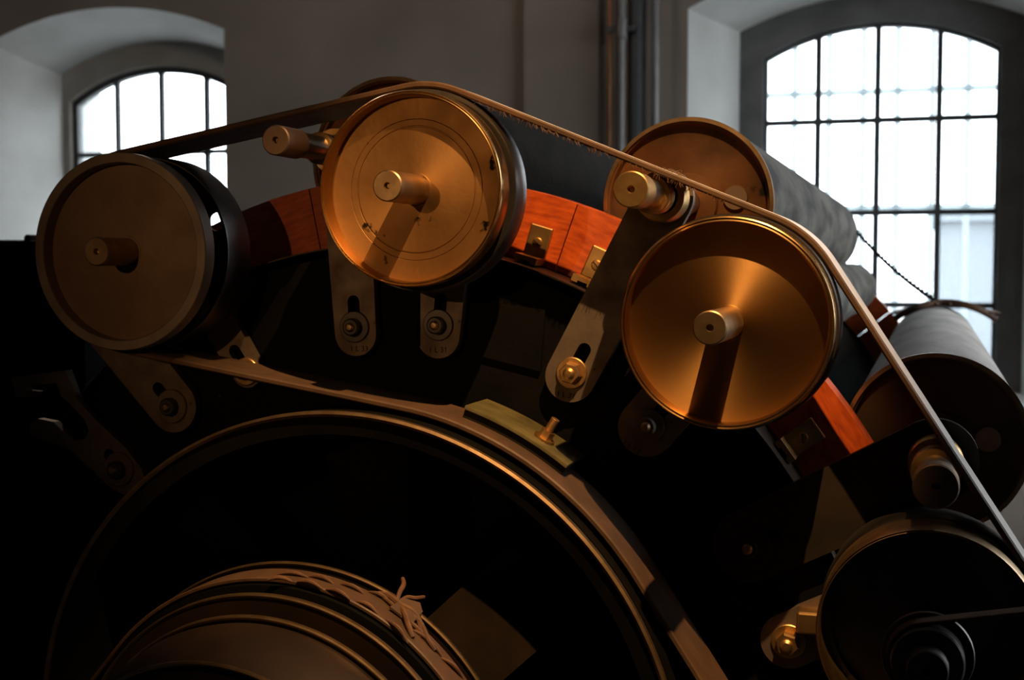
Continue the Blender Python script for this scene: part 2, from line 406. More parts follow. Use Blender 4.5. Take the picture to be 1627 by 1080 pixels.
w3 = bpy.data.objects.new('window_3', None); COL.objects.link(w3); struct(w3); w3.location = (XR + .1, 0, 0); w3.rotation_euler = (0, 0, pi / 2)
obj('frame', plate([(WY0, WZ0), (WY1, WZ0), (WY1, WZ1), (WY0, WZ1)], [[(WY0 + .06, WZ0 + .06), (WY1 - .06, WZ0 + .06), (WY1 - .06, WZ1 - .06), (WY0 + .06, WZ1 - .06)]], -.03, .03), M['winframe'], w3, smooth=0)
for i in range(1, 10): obj('muntin', box(WY0 + i * .375 - .015, WY0 + i * .375 + .015, -.015, .015, WZ0 + .05, WZ1 - .05), M['muntin'], w3, smooth=0)
for i in range(1, 6): obj('glazing_bar', box(WY0 + .05, WY1 - .05, -.0149, .0149, WZ0 + i * .47 - .013, WZ0 + i * .47 + .013), M['muntin'], w3, smooth=0)
# outside: the yard and a pale house across it
struct(obj('yard_ground', box(-60, 60, -40, 90, -.6, -.4), M['ground'], smooth=0))
hx0 = U(1495, 350, 26).x
hz = zat(1540, 352, 26)
hs = thing('house', 'pale blue grey house outside the right window, behind its lower panes', 'house', (hx0, 26, 0))
obj('wall', box(0, 9, 0, 6, -.2, hz, 0.02), M['facade'], hs, smooth=0)
obj('roof', box(-.2, 9.2, -.2, 6.2, hz, hz + .25, 0.02), M['facade'], hs, smooth=0)

# pipes on the wall
def pipe(px, rpx, Y, m, label, coup=None):
    p = U(px, 120, Y); r = rpx * scale_at(px, 120, Y)
    t = thing('heating_pipe', label, 'pipe', (p.x, Y, 0))
    bm = bmesh.new()
    for i in range(24): pass
    vs = [[bm.verts.new((r * cos(2 * pi * k / 24), r * sin(2 * pi * k / 24), z)) for k in range(24)] for z in (0, ZC)]
    for k in range(24): bm.faces.new((vs[0][k], vs[0][(k + 1) % 24], vs[1][(k + 1) % 24], vs[1][k]))
    obj('tube', bm, m, t)
    if coup:
        z = zat(px, coup, Y); R = r * 1.5
        bm = bmesh.new(); prof = [(r, -.05), (R, -.045), (R, .045), (r, .05)]
        rings = [[bm.verts.new((q * cos(2 * pi * k / 24), q * sin(2 * pi * k / 24), z + h)) for k in range(24)] for q, h in prof]
        for a, b in zip(rings, rings[1:]):
            for k in range(24): bm.faces.new((a[k], a[(k + 1) % 24], b[(k + 1) % 24], b[k]))
        obj('coupling', bm, m, t)
        obj('clamp', box(-R * 2.6, R * 2.2, -.012, .012, z - .016, z + .016, .004), M['muntin'], t, smooth=0)
pipe(987, 6.5, YW - .16, M['pipe'], 'grey heating pipe with a clamp on the wall, left of the thick dark flue', 46)
pipe(1012, 15, YW - .09, M['muntin'], 'thick dark flue pipe on the wall between two thin pipes')
pipe(1041, 6, YW - .14, M['pipe'], 'plain grey heating pipe on the wall nearest the right window')
pipe(968, 3.2, YW - .07, M['copper'], 'thin copper pipe on the wall, leftmost of the pipes')

# ================================================================== THE CARDING MACHINE
Y0 = 1.50                      # front plane of the belt pulleys
YF = 1.66                      # front face of the side frame
YRL, YRE = 1.80, 3.95          # rollers from end to end
CX, CZ = -0.708, 0.874         # axis of the main cylinder
def ax(px, py, Y):
    p = U(px, py, Y); return p.x, p.z
P1 = ax(188, 400, Y0); P2 = ax(650, 300, Y0); P3 = ax(1152, 514, Y0); P4 = ax(1474, 1012, Y0)
W1 = ax(140, 470, YRL); W2 = ax(620, 257, YRL); W3 = ax(1092, 323, YRL); W4 = ax(1486, 704, YRL)

# ---- side frame --------------------------------------------------
fr = thing('machine_stand', 'black cast iron side frame of the carding machine behind the pulleys', 'machine frame', (CX, YF, 0))
RB = 0.652                     # radius of the flange that carries the wooden rim
def ring_arc(r0, r1, a0, a1, n):
    return [(r1 * cos(a0 + (a1 - a0) * k / n), r1 * sin(a0 + (a1 - a0) * k / n)) for k in range(n + 1)] + \
           [(r0 * cos(a1 + (a0 - a1) * k / n), r0 * sin(a1 + (a0 - a1) * k / n)) for k in range(n + 1)]
out = [(RB * cos(a), CZ + RB * sin(a)) for a in [pi * k / 60 for k in range(61)]]
out = [(RB, .25)] + out + [(-RB, .25), (-RB * .6, 0.12), (RB * .6, 0.12)]
holes = []
for a0 in (20, 62, 104, 146):
    a1_ = a0 + 30
    holes.append([(x, z + CZ) for x, z in ring_arc(.22, .40, radians(a0), radians(a1_), 10)])
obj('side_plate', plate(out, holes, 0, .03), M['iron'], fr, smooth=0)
def arc_prism(r0, r1, y0, y1, a0, a1, n=40, cx=0.0, cz=0.0, bev=0.0):
    bm = bmesh.new(); rings = []
    for k in range(n + 1):
        a = a0 + (a1 - a0) * k / n; c, s = cos(a), sin(a)
        if bev:
            pr = [(r0, y0), (r1 - bev, y0), (r1 - bev * .3, y0 + bev * .3), (r1, y0 + bev), (r1, y1), (r0, y1)]
        else: pr = [(r0, y0), (r1, y0), (r1, y1), (r0, y1)]
        rings.append([bm.verts.new((cx + r * c, y, cz + r * s)) for r, y in pr])
    m = len(rings[0])
    for a, b in zip(rings, rings[1:]):
        for k in range(m): bm.faces.new((a[k], a[(k + 1) % m], b[(k + 1) % m], b[k]))
    bm.faces.new(rings[0]); bm.faces.new(rings[-1])
    return bm
obj('rim_flange', arc_prism(RB - .012, RB + .002, 0, .13, radians(-5), radians(185), 80, 0, CZ), M['flange'], fr)
obj('back_plate', plate([(.66 * cos(a), CZ + .66 * sin(a)) for a in [2 * pi * k / 72 for k in range(72)]], [], .13, .15), M['iron'], fr, smooth=0)
for sx in (-1, 1):
    obj('leg', box(sx * .52 - .07, sx * .52 + .07, -.02, .06, 0, .42, .01), M['iron'], fr, smooth=0)
# panel cast onto the frame, dull olive
pp = [U(px, py, YF - .006) for px, py in ((752, 478), (866, 492), (858, 590), (742, 560))]
obj('cast_pad', plate([(p.x - CX, p.z) for p in pp], [], -.006, .004), M['iron'], fr, smooth=0)
pp = [U(px, py, YF - .02) for px, py in ((640, 440), (668, 440), (668, 550), (642, 548))]
obj('cast_rib', plate([(p.x - CX, p.z) for p in pp], [], -.02, .004), M['iron'], fr, smooth=0)
# far side frame
ff = thing('machine_stand', 'dark far side frame of the machine beyond the rollers', 'machine frame', (CX, YRE + .05, 0))
obj('side_plate', plate(out, [], 0, .03), M['iron'], ff, smooth=0)
for sx in (-1, 1):
    obj('leg', box(sx * .52 - .07, sx * .52 + .07, -.02, .06, 0, .42, .01), M['iron'], ff, smooth=0)

# olive ledge with a stud, bolted in front of the frame
lg = thing('ledge_bracket', 'olive painted curved ledge with a threaded stud above the large belt wheel', 'bracket', (CX, 1.60, CZ))
pa = U(738, 648, 1.57); pb = U(905, 735, 1.57)
aa = atan2(pa.z - CZ, pa.x - CX); ab = atan2(pb.z - CZ, pb.x - CX)
rl = (hypot(pa.z - CZ, pa.x - CX) + hypot(pb.z - CZ, pb.x - CX)) / 2
obj('ledge', arc_prism(rl - .005, rl, -.03, .055, ab, aa, 24, bev=.002), M['olive'], lg)
obj('ledge_web', arc_prism(rl - .020, rl - .0051, -.026, .055, ab, aa, 24), M['olive_shade'], lg)
ps = U(872, 684, 1.60); an = atan2(ps.z - CZ, ps.x - CX)
def radial_rod(name, r0, r1, rad, m, par, an, y, seg=12, base=0.0, hexa=False, thread=False):
    bm = bmesh.new(); n = 14 if thread else 1; rings = []
    for i in range(n * 2 + 1 if thread else 2):
        t = i / (2 * n) if thread else i; R = rad * (1.08 if i % 2 else .88) if thread else rad
        h = base + r0 + (r1 - r0) * t
        s = 6 if hexa else seg
        cx, cz = h * cos(an), h * sin(an); tx, tz = -sin(an), cos(an)
        rings.append([bm.verts.new((cx + tx * R * cos(2 * pi * k / s), y + R * sin(2 * pi * k / s), cz + tz * R * cos(2 * pi * k / s))) for k in range(s)])
    for a, b in zip(rings, rings[1:]):
        for k in range(len(a)): bm.faces.new((a[k], a[(k + 1) % len(a)], b[(k + 1) % len(a)], b[k]))
    bm.faces.new(rings[0]); bm.faces.new(rings[-1])
    return obj(name, bm, m, par, smooth=0.4)
radial_rod('washer', 0, .003, .0145, M['bronze'], lg, an, 0.0, base=rl)
radial_rod('nut', .003, .013, .0095, M['bronze'], lg, an, 0.0, base=rl, hexa=True)
radial_rod('stud', .013, .031, .0055, M['bronze'], lg, an, 0.0, base=rl, thread=True)

# ---- wooden rim of the cylinder cover -----------------------------
wr = thing('wooden_rim', 'curved rim of varnished red mahogany segments round the main cylinder', 'wooden rim', (CX, 1.735, CZ))
ps = U(897, 385, 1.735); asm = atan2(ps.z - CZ, ps.x - CX); da = radians(15.5)
RW0, RW1 = RB + .003, RB + .098
for k in range(-6, 7):
    a1_ = asm + da * (k + 1); a0_ = asm + da * k
    if a1_ > radians(131) or a0_ < radians(-8): continue
    g = .0012
    bm = arc_prism(RW0, RW1, 0, .055, a0_ + g, a1_ - g, 10)
    es = [e for e in bm.edges if not e.is_boundary and len(e.link_faces) == 2 and e.calc_face_angle(0) > 0.8]
    bmesh.ops.bevel(bm, geom=es, offset=.007, segments=3, profile=0.5, affect='EDGES')
    # centre each piece on its own origin so the grain runs along it
    am = (a0_ + a1_) / 2; rm = (RW0 + RW1) / 2
    bmesh.ops.translate(bm, verts=bm.verts, vec=(-rm * cos(am), 0, -rm * sin(am)))
    bmesh.ops.rotate(bm, verts=bm.verts, cent=(0, 0, 0), matrix=Matrix.Rotation(-(pi / 2 - am), 3, 'Y'))
    obj('wood_segment', bm, M['wood'], wr, (rm * cos(am), 0, rm * sin(am)), rot=(0, pi / 2 - am, 0))
# brass angle brackets that hold the wood to the flange
def angle_bracket(px, py, slot=True):
    p = U(px, py, 1.73); a = atan2(p.z - CZ, p.x - CX); r = RB + .004
    bm = box(-.016, .016, -.008, -.001, 0, .052, .002)
    o = obj('angle_bracket', bm, M['bronze'], wr, (r * cos(a), 0, r * sin(a)), smooth=0, rot=(0, pi / 2 - a, 0))
    bm = bmesh.new()
    pr = [(-.016, 0), (-.007, 0), (-.007, .0035), (.007, .0035), (.007, 0), (.016, 0), (.016, .0095), (-.016, .0095)]
    va = [bm.verts.new((x, -.044, z)) for x, z in pr]; vb = [bm.verts.new((x, -.0081, z)) for x, z in pr]
    bm.faces.new(va); bm.faces.new(vb)
    for i in range(8): bm.faces.new((va[i], va[(i + 1) % 8], vb[(i + 1) % 8], vb[i]))
    obj('foot', bm, M['bronze'], o, smooth=0)
    s = obj('screw', lathe([(0, -.0105), (.006, -.010), (.0075, -.008), (0, -.008)], 20, closed=False), M['bronze'], o, (0, 0, .028))
    obj('screw_slot', box(-.0062, .0062, -.0108, -.0100, -.0007, .0007), M['ink'], o, (0, 0, .028), smooth=0, rot=(0, .5, 0))
for px, py in ((846, 416), (936, 450), (1283, 690), (700, 396), (1370, 850)):
    angle_bracket(px, py)
# far wooden rim
wf = thing('wooden_rim', 'dark red wooden rim at the far end, behind the belt and the grey stripper roller', 'wooden rim', (CX, YRE + .01, CZ))
for k in range(-6, 6):
    a0_ = asm + da * k; a1_ = a0_ + da
    if a0_ < radians(-8) or a1_ > radians(186): continue
    obj('wood_segment', arc_prism(RW0, RW1 + .02, 0, .035, a0_ + .001, a1_ - .001, 8), M['wood'], wf)

# ---- main cylinder drum -------------------------------------------
dr = thing('main_cylinder', 'dark main carding cylinder under the rollers', 'cylinder', (CX, YRL + .03, CZ))
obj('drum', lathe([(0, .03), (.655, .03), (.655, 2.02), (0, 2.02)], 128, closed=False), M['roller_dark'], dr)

# ---- rollers ------------------------------------------------------
def roller(name, c, r, tip, label, body, shaft_r, cap=.05, cap_mat='bronze', wire=True, boss=True, endm='rust', y_end=YRE, lip=True):
    t = thing(name, label, 'roller', (c[0], YRL, c[1]))
    L = y_end - YRL
    n = 60; pr = [(0, .012), (r * .9, .012)] if False else []
    obj('body', lathe([(r - .003, .002), (r, .006), (r, L - .02), (r - .012, L), (0, L), (0, .05), (r - .004, .05)], 120), M[body], t)
    e = obj('end_disc', lathe([(0, .006), (.045, .006), (r - .010, .010), (r - .007, .001), (r - .003, 0), (r - .003, .012), (0, .014)], 120, closed=False), M[endm], t)
    if lip: obj('edge_ring', lathe([(r - .004, -.003), (r + .0015, -.002), (r + .0015, .004), (r - .004, .004)], 120), M['shaft'], t)
    obj('hub_ring', lathe([(.018, -.004), (.040, -.003), (.042, .006), (.018, .008)], 60), M[endm], t)
    if boss: obj('plug', lathe([(0, -.001), (.016, -.001), (.0175, .006), (0, .008)], 32, closed=False), M['brass_dark'], t, (r * .56, 0.004, r * .06))
    y = tip - YRL
    obj('shaft', rod(shaft_r * .86, y + cap * .6, .02), M['steel'], t)
    obj('shaft_cap', rod(shaft_r, y, y + cap, hole=.0045), M[cap_mat], t)
    obj('collar', lathe([(shaft_r * .8, y + cap + .060), (shaft_r * 1.12, y + cap + .062), (shaft_r * 1.12, y + cap + .072), (shaft_r * 1.0, y + cap + .074), (shaft_r * 1.0, y + cap + .078), (shaft_r * 1.12, y + cap + .080), (shaft_r * 1.12, y + cap + .1), (shaft_r * .8, y + cap + .1)], 48), M['bronze'], t)
    if wire:
        obj('end_cap', lathe([(0, L), (.02, L), (.02, L + .05), (0, L + .05)], 24, closed=False), M['steel_dark'], t)
    return t
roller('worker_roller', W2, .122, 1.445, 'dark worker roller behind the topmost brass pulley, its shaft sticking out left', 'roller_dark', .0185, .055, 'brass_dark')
roller('worker_roller', W3, .1155, 1.445, 'rusty grey worker roller with brown end disc in front of the right window', 'roller', .0205, .042)
roller('worker_roller', W4, .1165, 1.445, 'dusty grey worker roller at the right edge under the curved rusty sheet', 'roller_wool', .024, .032, 'brass_dark', endm='rust_shaded', boss=True)  # end disc and shaft cap take darker colours in place of shade

# ---- pulleys (with the stripper rollers on their shafts) ----------
def pulley(c, R, Rb,  tip, label, disc_mat, rim_mat, rec=.032, rim_w=.012, rimdepth=.028, belt_y=(.030, .085), shaft_r=.0185, roller_r=.085, body='roller', holes=False, shaft_mat='shaft', groove=True, back_mat='steel_dark', web_off=.014, flat=False, bt=.012):
    t = thing('belt_pulley', label, 'pulley', (c[0], Y0, c[1]))
    w = rim_w
    if flat: obj('rim', lathe([(R - w, .001), (R - w + .001, 0), (R - .001, 0), (R, .001), (R, rimdepth), (R - w, rimdepth)], 160), M[rim_mat], t)
    else: obj('rim', lathe([(R - w, .002), (R - w * .75, -.0015), (R - w * .45, -.0005), (R - w * .3, -.002), (R - .001, -.001), (R, .002), (R, rimdepth), (R - w, rimdepth)], 160), M[rim_mat], t)
    dp = [(0, rec)]
    if groove: dp += [(R * .64, rec), (R * .645, rec + .0012), (R * .655, rec + .0012), (R * .66, rec), (R * .72, rec), (R * .724, rec + .0008), (R * .73, rec)]
    dp += [(R - w + .0005, rec), (R - w + .0005, rec + .005), (0, rec + .005)]
    obj('disc', lathe(dp, 160, closed=False), M[disc_mat], t)
    obj('shaft', rod(shaft_r, tip - Y0, YRL - Y0 + .06, hole=.0042), M[shaft_mat], t)
    obj('hub', lathe([(shaft_r, rec - .0005), (shaft_r * 1.12, rec - .0005), (shaft_r * 1.2, rec + .002), (shaft_r, rec + .004)], 48), M[disc_mat], t)
    # the wider belt wheel behind the dish
    y0, y1 = belt_y
    bw = obj('belt_wheel', lathe([(Rb - bt, y0), (Rb - .001, y0), (Rb, y0 + .002), (Rb + .001, (y0 + y1) / 2), (Rb, y1 - .002), (Rb - .001, y1), (Rb - bt, y1)], 160), M[back_mat], t)
    hl = [circle2(HOLE_R * cos(a), HOLE_R * sin(a), .0125, 20) for a in [HOLE_A + pi / 2 * k for k in range(4)]] if holes else []
    obj('wheel_web', plate(circle2(0, 0, Rb - bt + .0002, 96), hl, y0 + web_off, y0 + web_off + .006), M['brass_dark' if holes else back_mat], t, smooth=0.4)
    # stripper roller on the same shaft
    L = YRE - YRL
    obj('roller_body', lathe([(0, .36), (roller_r - .004, .36), (roller_r, .364), (roller_r, .30 + L - .01), (roller_r - .012, .30 + L), (0, .30 + L)], 72, closed=False), M[body], t)
    return t
ph_ = U(345, 352, Y0 + .098); HOLE_A = atan2(ph_.z - P1[1], ph_.x - P1[0]); HOLE_R = hypot(ph_.z - P1[1], ph_.x - P1[0])
k1, k2, k3, k4 = (scale_at(*q, Y0) for q in ((188, 400), (650, 300), (1152, 514), (1474, 1012)))
R1, R2, R3, R4 = 157.5 * k1, 157.0 * k2, 171 * k3, 172 * k4
B1, B2, B3, B4 = .1290, 165 * k2, 175.5 * k3, 173 * k4
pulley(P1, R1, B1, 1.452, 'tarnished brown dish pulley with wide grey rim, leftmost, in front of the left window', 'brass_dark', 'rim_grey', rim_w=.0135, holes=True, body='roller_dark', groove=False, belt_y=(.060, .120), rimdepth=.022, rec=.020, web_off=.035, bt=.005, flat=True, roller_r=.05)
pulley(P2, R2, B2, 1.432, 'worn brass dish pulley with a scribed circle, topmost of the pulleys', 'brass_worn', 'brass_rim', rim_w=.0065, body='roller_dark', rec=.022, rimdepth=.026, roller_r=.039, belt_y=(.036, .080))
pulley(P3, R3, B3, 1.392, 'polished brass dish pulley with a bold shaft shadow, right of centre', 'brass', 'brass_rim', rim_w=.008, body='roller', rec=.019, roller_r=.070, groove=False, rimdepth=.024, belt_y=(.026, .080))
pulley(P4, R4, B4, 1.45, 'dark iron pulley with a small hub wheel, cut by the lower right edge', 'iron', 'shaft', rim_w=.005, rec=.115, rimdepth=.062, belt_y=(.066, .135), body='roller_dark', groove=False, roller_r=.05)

# ---- the large belt wheel and the stepped drum -------------------
bwl = thing('large_belt_wheel', 'large black spoked belt wheel with a bright thin lip, lower left', 'wheel', (CX, Y0, CZ))
RL = 0.443
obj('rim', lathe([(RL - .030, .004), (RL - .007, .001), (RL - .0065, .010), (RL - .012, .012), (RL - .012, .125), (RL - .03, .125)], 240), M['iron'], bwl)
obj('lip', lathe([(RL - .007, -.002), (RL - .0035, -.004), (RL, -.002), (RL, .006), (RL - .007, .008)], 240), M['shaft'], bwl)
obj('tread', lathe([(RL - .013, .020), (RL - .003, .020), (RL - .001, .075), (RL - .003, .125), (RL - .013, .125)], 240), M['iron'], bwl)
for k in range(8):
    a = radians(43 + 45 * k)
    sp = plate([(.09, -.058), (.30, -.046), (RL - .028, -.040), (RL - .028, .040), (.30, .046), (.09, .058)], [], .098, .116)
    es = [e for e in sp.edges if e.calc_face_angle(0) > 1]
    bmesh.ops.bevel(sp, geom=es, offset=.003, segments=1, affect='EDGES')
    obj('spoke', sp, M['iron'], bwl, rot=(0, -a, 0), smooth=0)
bp_ = plate([(.10, -.062), (.33, -.062), (.345, -.050), (.345, .010), (.335, .016), (.345, .024), (.345, .052), (.33, .060), (.10, .060)], [], .066, .097)  # added plate, lighter than the spokes, to show a lit patch on the wheel
obj('lit_patch_plate', bp_, M['dusty_iron'], bwl, rot=(0, -radians(43), 0), smooth=0)
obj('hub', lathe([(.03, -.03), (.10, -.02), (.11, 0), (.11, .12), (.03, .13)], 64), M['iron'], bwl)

sd = thing('stepped_drum_pulley', 'stepped iron drum pulley with several raised lips, bottom left', 'pulley', (CX, Y0, CZ))
def rad(pyk, Y): # radius that brings the top of a circle at depth Y to a pixel row
    # pyk = (px, py)
    return U(pyk[0], pyk[1], Y).z - CZ
rA, rB, rC, rD = .2765, .2565, .2370, .2165
def lipring(name, r, y, w=.005, d=.006, m='shaft'):
    obj(name, lathe([(r - .0045, y - Y0), (r - .002, y - Y0 - .0012), (r, y - Y0), (r, y - Y0 + w), (r - .0045, y - Y0 + w)], 200), M[m], sd)
    obj('flange', lathe([(r - .03, y - Y0 + .001), (r - .0045, y - Y0 + .0006), (r - .0045, y - Y0 + w - .0004), (r - .03, y - Y0 + w)], 200), M['drum_brown'], sd)
lipring('lip', rA, 1.388, .004)
lipring('lip', rB, 1.312, .006)
lipring('lip', rC, 1.291, .005)
lipring('lip', rD, 1.183, .004)
rT = rA - .012
obj('drum_face', lathe([(rT - .03, -.114), (rT - .001, -.112), (rT, -.145), (rT - .001, -.176), (rT - .03, -.178)], 200), M['iron'], sd)
obj('groove', lathe([(rC - .03, -.202), (rC - .012, -.200), (rC - .014, -.184), (rC - .03, -.182)], 200), M['iron'], sd)
obj('crowned_face', lathe([(rD - .03, -.312), (rD - .004, -.309), (rD + .003, -.290), (rC - .007, -.245), (rC - .005, -.225), (rC - .008, -.2095), (rC - .03, -.209)], 200), M['drum_brown'], sd)
obj('web', lathe([(.03, -.27), (rD - .02, -.27), (rD - .02, -.12), (.03, -.12)], 120), M['iron'], sd)
obj('axle', rod(.03, -.34, .15), M['steel_dark'], sd)

# ---- belts --------------------------------------------------------
TH = .0080
big_r = RL + .004 + TH / 2
I5 = (CX + .86, .52)
circ = [(*P1, B1 + TH / 2 + .001, -1), (*P2, B2 + TH / 2 + .001, -1), (*P3, B3 + TH / 2 + .001, -1), (*P4, B4 + TH / 2 + .001, -1),
        (I5[0], I5[1], .07, -1), (CX, CZ, big_r, 1)]
path = belt_path(circ, radians(2))
db = obj('drive_belt', strap(path, Y0 + .036, Y0 + .130, TH, .0006), M['leather_slick'])
db.data.materials.append(M['belt_pale'])
tag(db, 'long flat leather drive belt running over all the pulleys and the large wheel', 'belt')
idl = thing('idler_pulley', 'small iron idler pulley of the drive belt, low beside the large wheel', 'pulley', (I5[0], Y0, I5[1]))
obj('wheel', lathe([(0, .045), (.066, .045), (.067, .085), (.066, .125), (0, .125)], 64, closed=False), M['steel_dark'], idl)
obj('axle', rod(.015, .02, .2), M['steel'], idl)
# fluff hanging on the lower edge of the belt: frayed fibres
bm = bmesh.new()
for _ in range(150):
    t = random.random()
    p = U(760 + 380 * t, 168 + 165 * t, Y0 + .036)
    # nearest point of the belt path
    q = min(path, key=lambda s: (s[0] - p.x) ** 2 + (s[1] - p.z) ** 2)
    L = random.uniform(.002, .006); dx = random.uniform(-.004, .004)
    x, z = q[0] + random.uniform(-.02, .02), None
    i = path.index(q); q2 = path[(i + 1) % len(path)]
    sl = (q2[1] - q[1]) / (q2[0] - q[0] + 1e-9)
    z = q[1] + sl * (x - q[0]) - TH / 2
    y = Y0 + .0355 + random.uniform(0, .004)
    tube([(x, y, z + .001), (x + dx * .5, y - .001, z - L * .5), (x + dx, y - random.uniform(0, .002), z - L)], .0003, 4, bm=bm)
fz = obj('frayed_fibres', bm, M['lace'], db); fz['kind'] = 'stuff'
# curl of fluff on the belt
p = U(1052, 270, Y0 + .06)
pts = []
for k in range(60):
    a = k * .5; pts.append((p.x - .022 + .0008 * k + .005 * cos(a), p.y + random.uniform(-.003, .003), p.z + .004 + .0035 * sin(a) - .00015 * k))
tag(obj('fluff_curl', tube(pts, .0004, 5), M['lace']), 'small curl of brown wool fluff lying on the belt', 'fluff')

# laced belt on the stepped drum
TB = .0055
lb_r = rT + TB / 2 + .001
M2 = (CX - .75, .24)
path2 = belt_path([(CX, CZ, lb_r, -1), (M2[0], M2[1], .10, -1)], radians(2))
lbelt = obj('laced_belt', strap(path2, 1.330, 1.377, .0055, .0003), M['leather'])
tag(lbelt, 'brown leather belt with rawhide lacing on the stepped drum pulley', 'belt')
mp_ = thing('motor_pulley', 'small iron pulley near the floor driving the laced belt', 'pulley', (M2[0], 1.354, M2[1]))
obj('wheel', lathe([(0, -.03), (.095, -.03), (.0965, 0), (.095, .03), (0, .03)], 64, closed=False), M['steel_dark'], mp_)
obj('axle', rod(.015, -.05, .15), M['steel'], mp_)
def on_drum(px, py, dr_=0.0, Y=1.42):
    """angle and depth on the laced belt surface for a pixel: march along the ray"""
    r = lb_r + TB / 2 + dr_
    for i in range(400):
        y = 1.30 + i * .0005
        p = U(px, py, y)
        if hypot(p.x - CX, p.z - CZ) <= r: return p
    return U(px, py, Y)
def stitch(a, b, w=.0026, h=.0036):
    pa = on_drum(*a); pb = on_drum(*b); pts = []
    for i in range(9):
        t = i / 8; p = pa.lerp(pb, t); d = Vector((p.x - CX, 0, p.z - CZ)).normalized()
        base = Vector((CX, p.y, CZ)) + d * (lb_r + TB / 2)
        pts.append(base + d * h * sin(pi * t))
    return obj('lacing', tube(pts, w, 8, rfun=lambda t: .35 + .65 * sin(pi * t)), M['lace'], lbelt)
for a, b in (((440, 913), (490, 918)), ((490, 916), (530, 928)), ((540, 928), (578, 944)), ((585, 940), (622, 960)),
             ((425, 922), (464, 924)), ((472, 924), (512, 936)), ((518, 936), (556, 953)), ((565, 955), (600, 976)),
             ((612, 984), (648, 1022)), ((600, 945), (640, 985)), ((620, 960), (668, 1012)), ((640, 985), (672, 1012)), ((655, 1000), (705, 1048)), ((700, 1045), (735, 1078))):
    stitch(a, b)
# the knot of loose thongs
def thong(pxs, w=.003):
    pts = []
    for px, py, h in pxs:
        p = on_drum(px, py); d = Vector((p.x - CX, 0, p.z - CZ)).normalized()
        pts.append(Vector((CX, p.y, CZ)) + d * (lb_r + TB / 2 + h))
    out = []; n = len(pts)
    for i in range(n - 1):                      # smooth curve through the points
        p0, p1, p2, p3 = pts[max(0, i - 1)], pts[i], pts[i + 1], pts[min(n - 1, i + 2)]
        for k in range(6):
            t = k / 6
            out.append(.5 * (2 * p1 + (p2 - p0) * t + (2 * p0 - 5 * p1 + 4 * p2 - p3) * t * t + (3 * p1 - p0 - 3 * p2 + p3) * t ** 3))
    out.append(pts[-1])
    obj('loose_thong', tube(out, w, 8, rfun=lambda t: .5 + .5 * sin(pi * (.15 + .7 * t))), M['lace'], lbelt)
thong([(600, 944, .001), (616, 953, .005), (632, 968, .006), (648, 978, .007), (660, 990, .006), (668, 1010, .002)], .0042)
thong([(630, 962, .003), (637, 980, .007), (645, 998, .005), (655, 1014, .001)], .0036)
thong([(628, 960, .003), (630, 951, .009), (634, 943, .013), (631, 937, .016)], .003)
thong([(632, 960, .003), (642, 957, .007), (654, 960, .009), (667, 959, .010)], .0028)
thong([(648, 982, .005), (662, 994, .006), (676, 1018, .004), (690, 1034, .001)], .0034)
# tab of the belt end sticking up at the rear edge
p = on_drum(655, 968); d = Vector((p.x - CX, 0, p.z - CZ)).normalized(); tn = Vector((d.z, 0, -d.x))
base = Vector((CX, 1.370, CZ)) + d * (lb_r + TB / 2)
pts = [(-.016, 1.357), (.016, 1.357), (.014, 1.384), (.004, 1.394), (-.012, 1.384)]
bm = bmesh.new()
lo_ = [bm.verts.new(Vector((base.x, y, base.z)) + tn * s + d * (.002 + (y - 1.357) * .25)) for s, y in pts]
hi_ = [bm.verts.new(v.co + d * .0025) for v in lo_]
bm.faces.new(lo_); bm.faces.new(hi_)
for i in range(5): bm.faces.new((lo_[i], lo_[(i + 1) % 5], hi_[(i + 1) % 5], hi_[i]))
obj('belt_tab', bm, M['leather'], lbelt, smooth=0)

# hub belt of the lower right pulley
hp = ax(1480, 1062, 1.40)
hubR = 66 * scale_at(1480, 1062, 1.40)
hb = thing('hub_pulley', 'small belt wheel in front of the lower right dark pulley', 'pulley', (P4[0], 1.40, P4[1]))
obj('rear_flange', lathe([(.012, .026), (hubR + .003, .026), (hubR + .004, .029), (.012, .030)], 80), M['steel_dark'], hb)
obj('groove', lathe([(.012, .002), (hubR - .006, .002), (hubR - .006, .026), (.012, .026)], 80), M['iron'], hb)
obj('front_flange', lathe([(.012, -.002), (hubR - .008, -.002), (hubR - .006, 0), (hubR - .006, .002), (.012, .002)], 80), M['steel_dark'], hb)
obj('shaft_end', rod(.021, -.03, .12, hole=.005), M['steel_dark'], hb)
F2 = (P4[0] + .75, P4[1] + .10)
path3 = belt_path([(*P4, hubR - .0035, 1), (F2[0], F2[1], .085, 1)], radians(4))
tag(obj('hub_belt', strap(path3, 1.4035, 1.4255, .0035), M['leather_slick']), 'narrow dark belt leaving the hub of the lower right pulley to the right', 'belt')
fp_ = thing('feed_pulley', 'iron pulley right of the view that the narrow hub belt runs to', 'pulley', (F2[0], 1.415, F2[1]))
obj('wheel', lathe([(0, -.02), (.082, -.02), (.083, 0), (.082, .02), (0, .02)], 64, closed=False), M['steel_dark'], fp_)
obj('axle', rod(.015, -.04, .30), M['steel'], fp_)

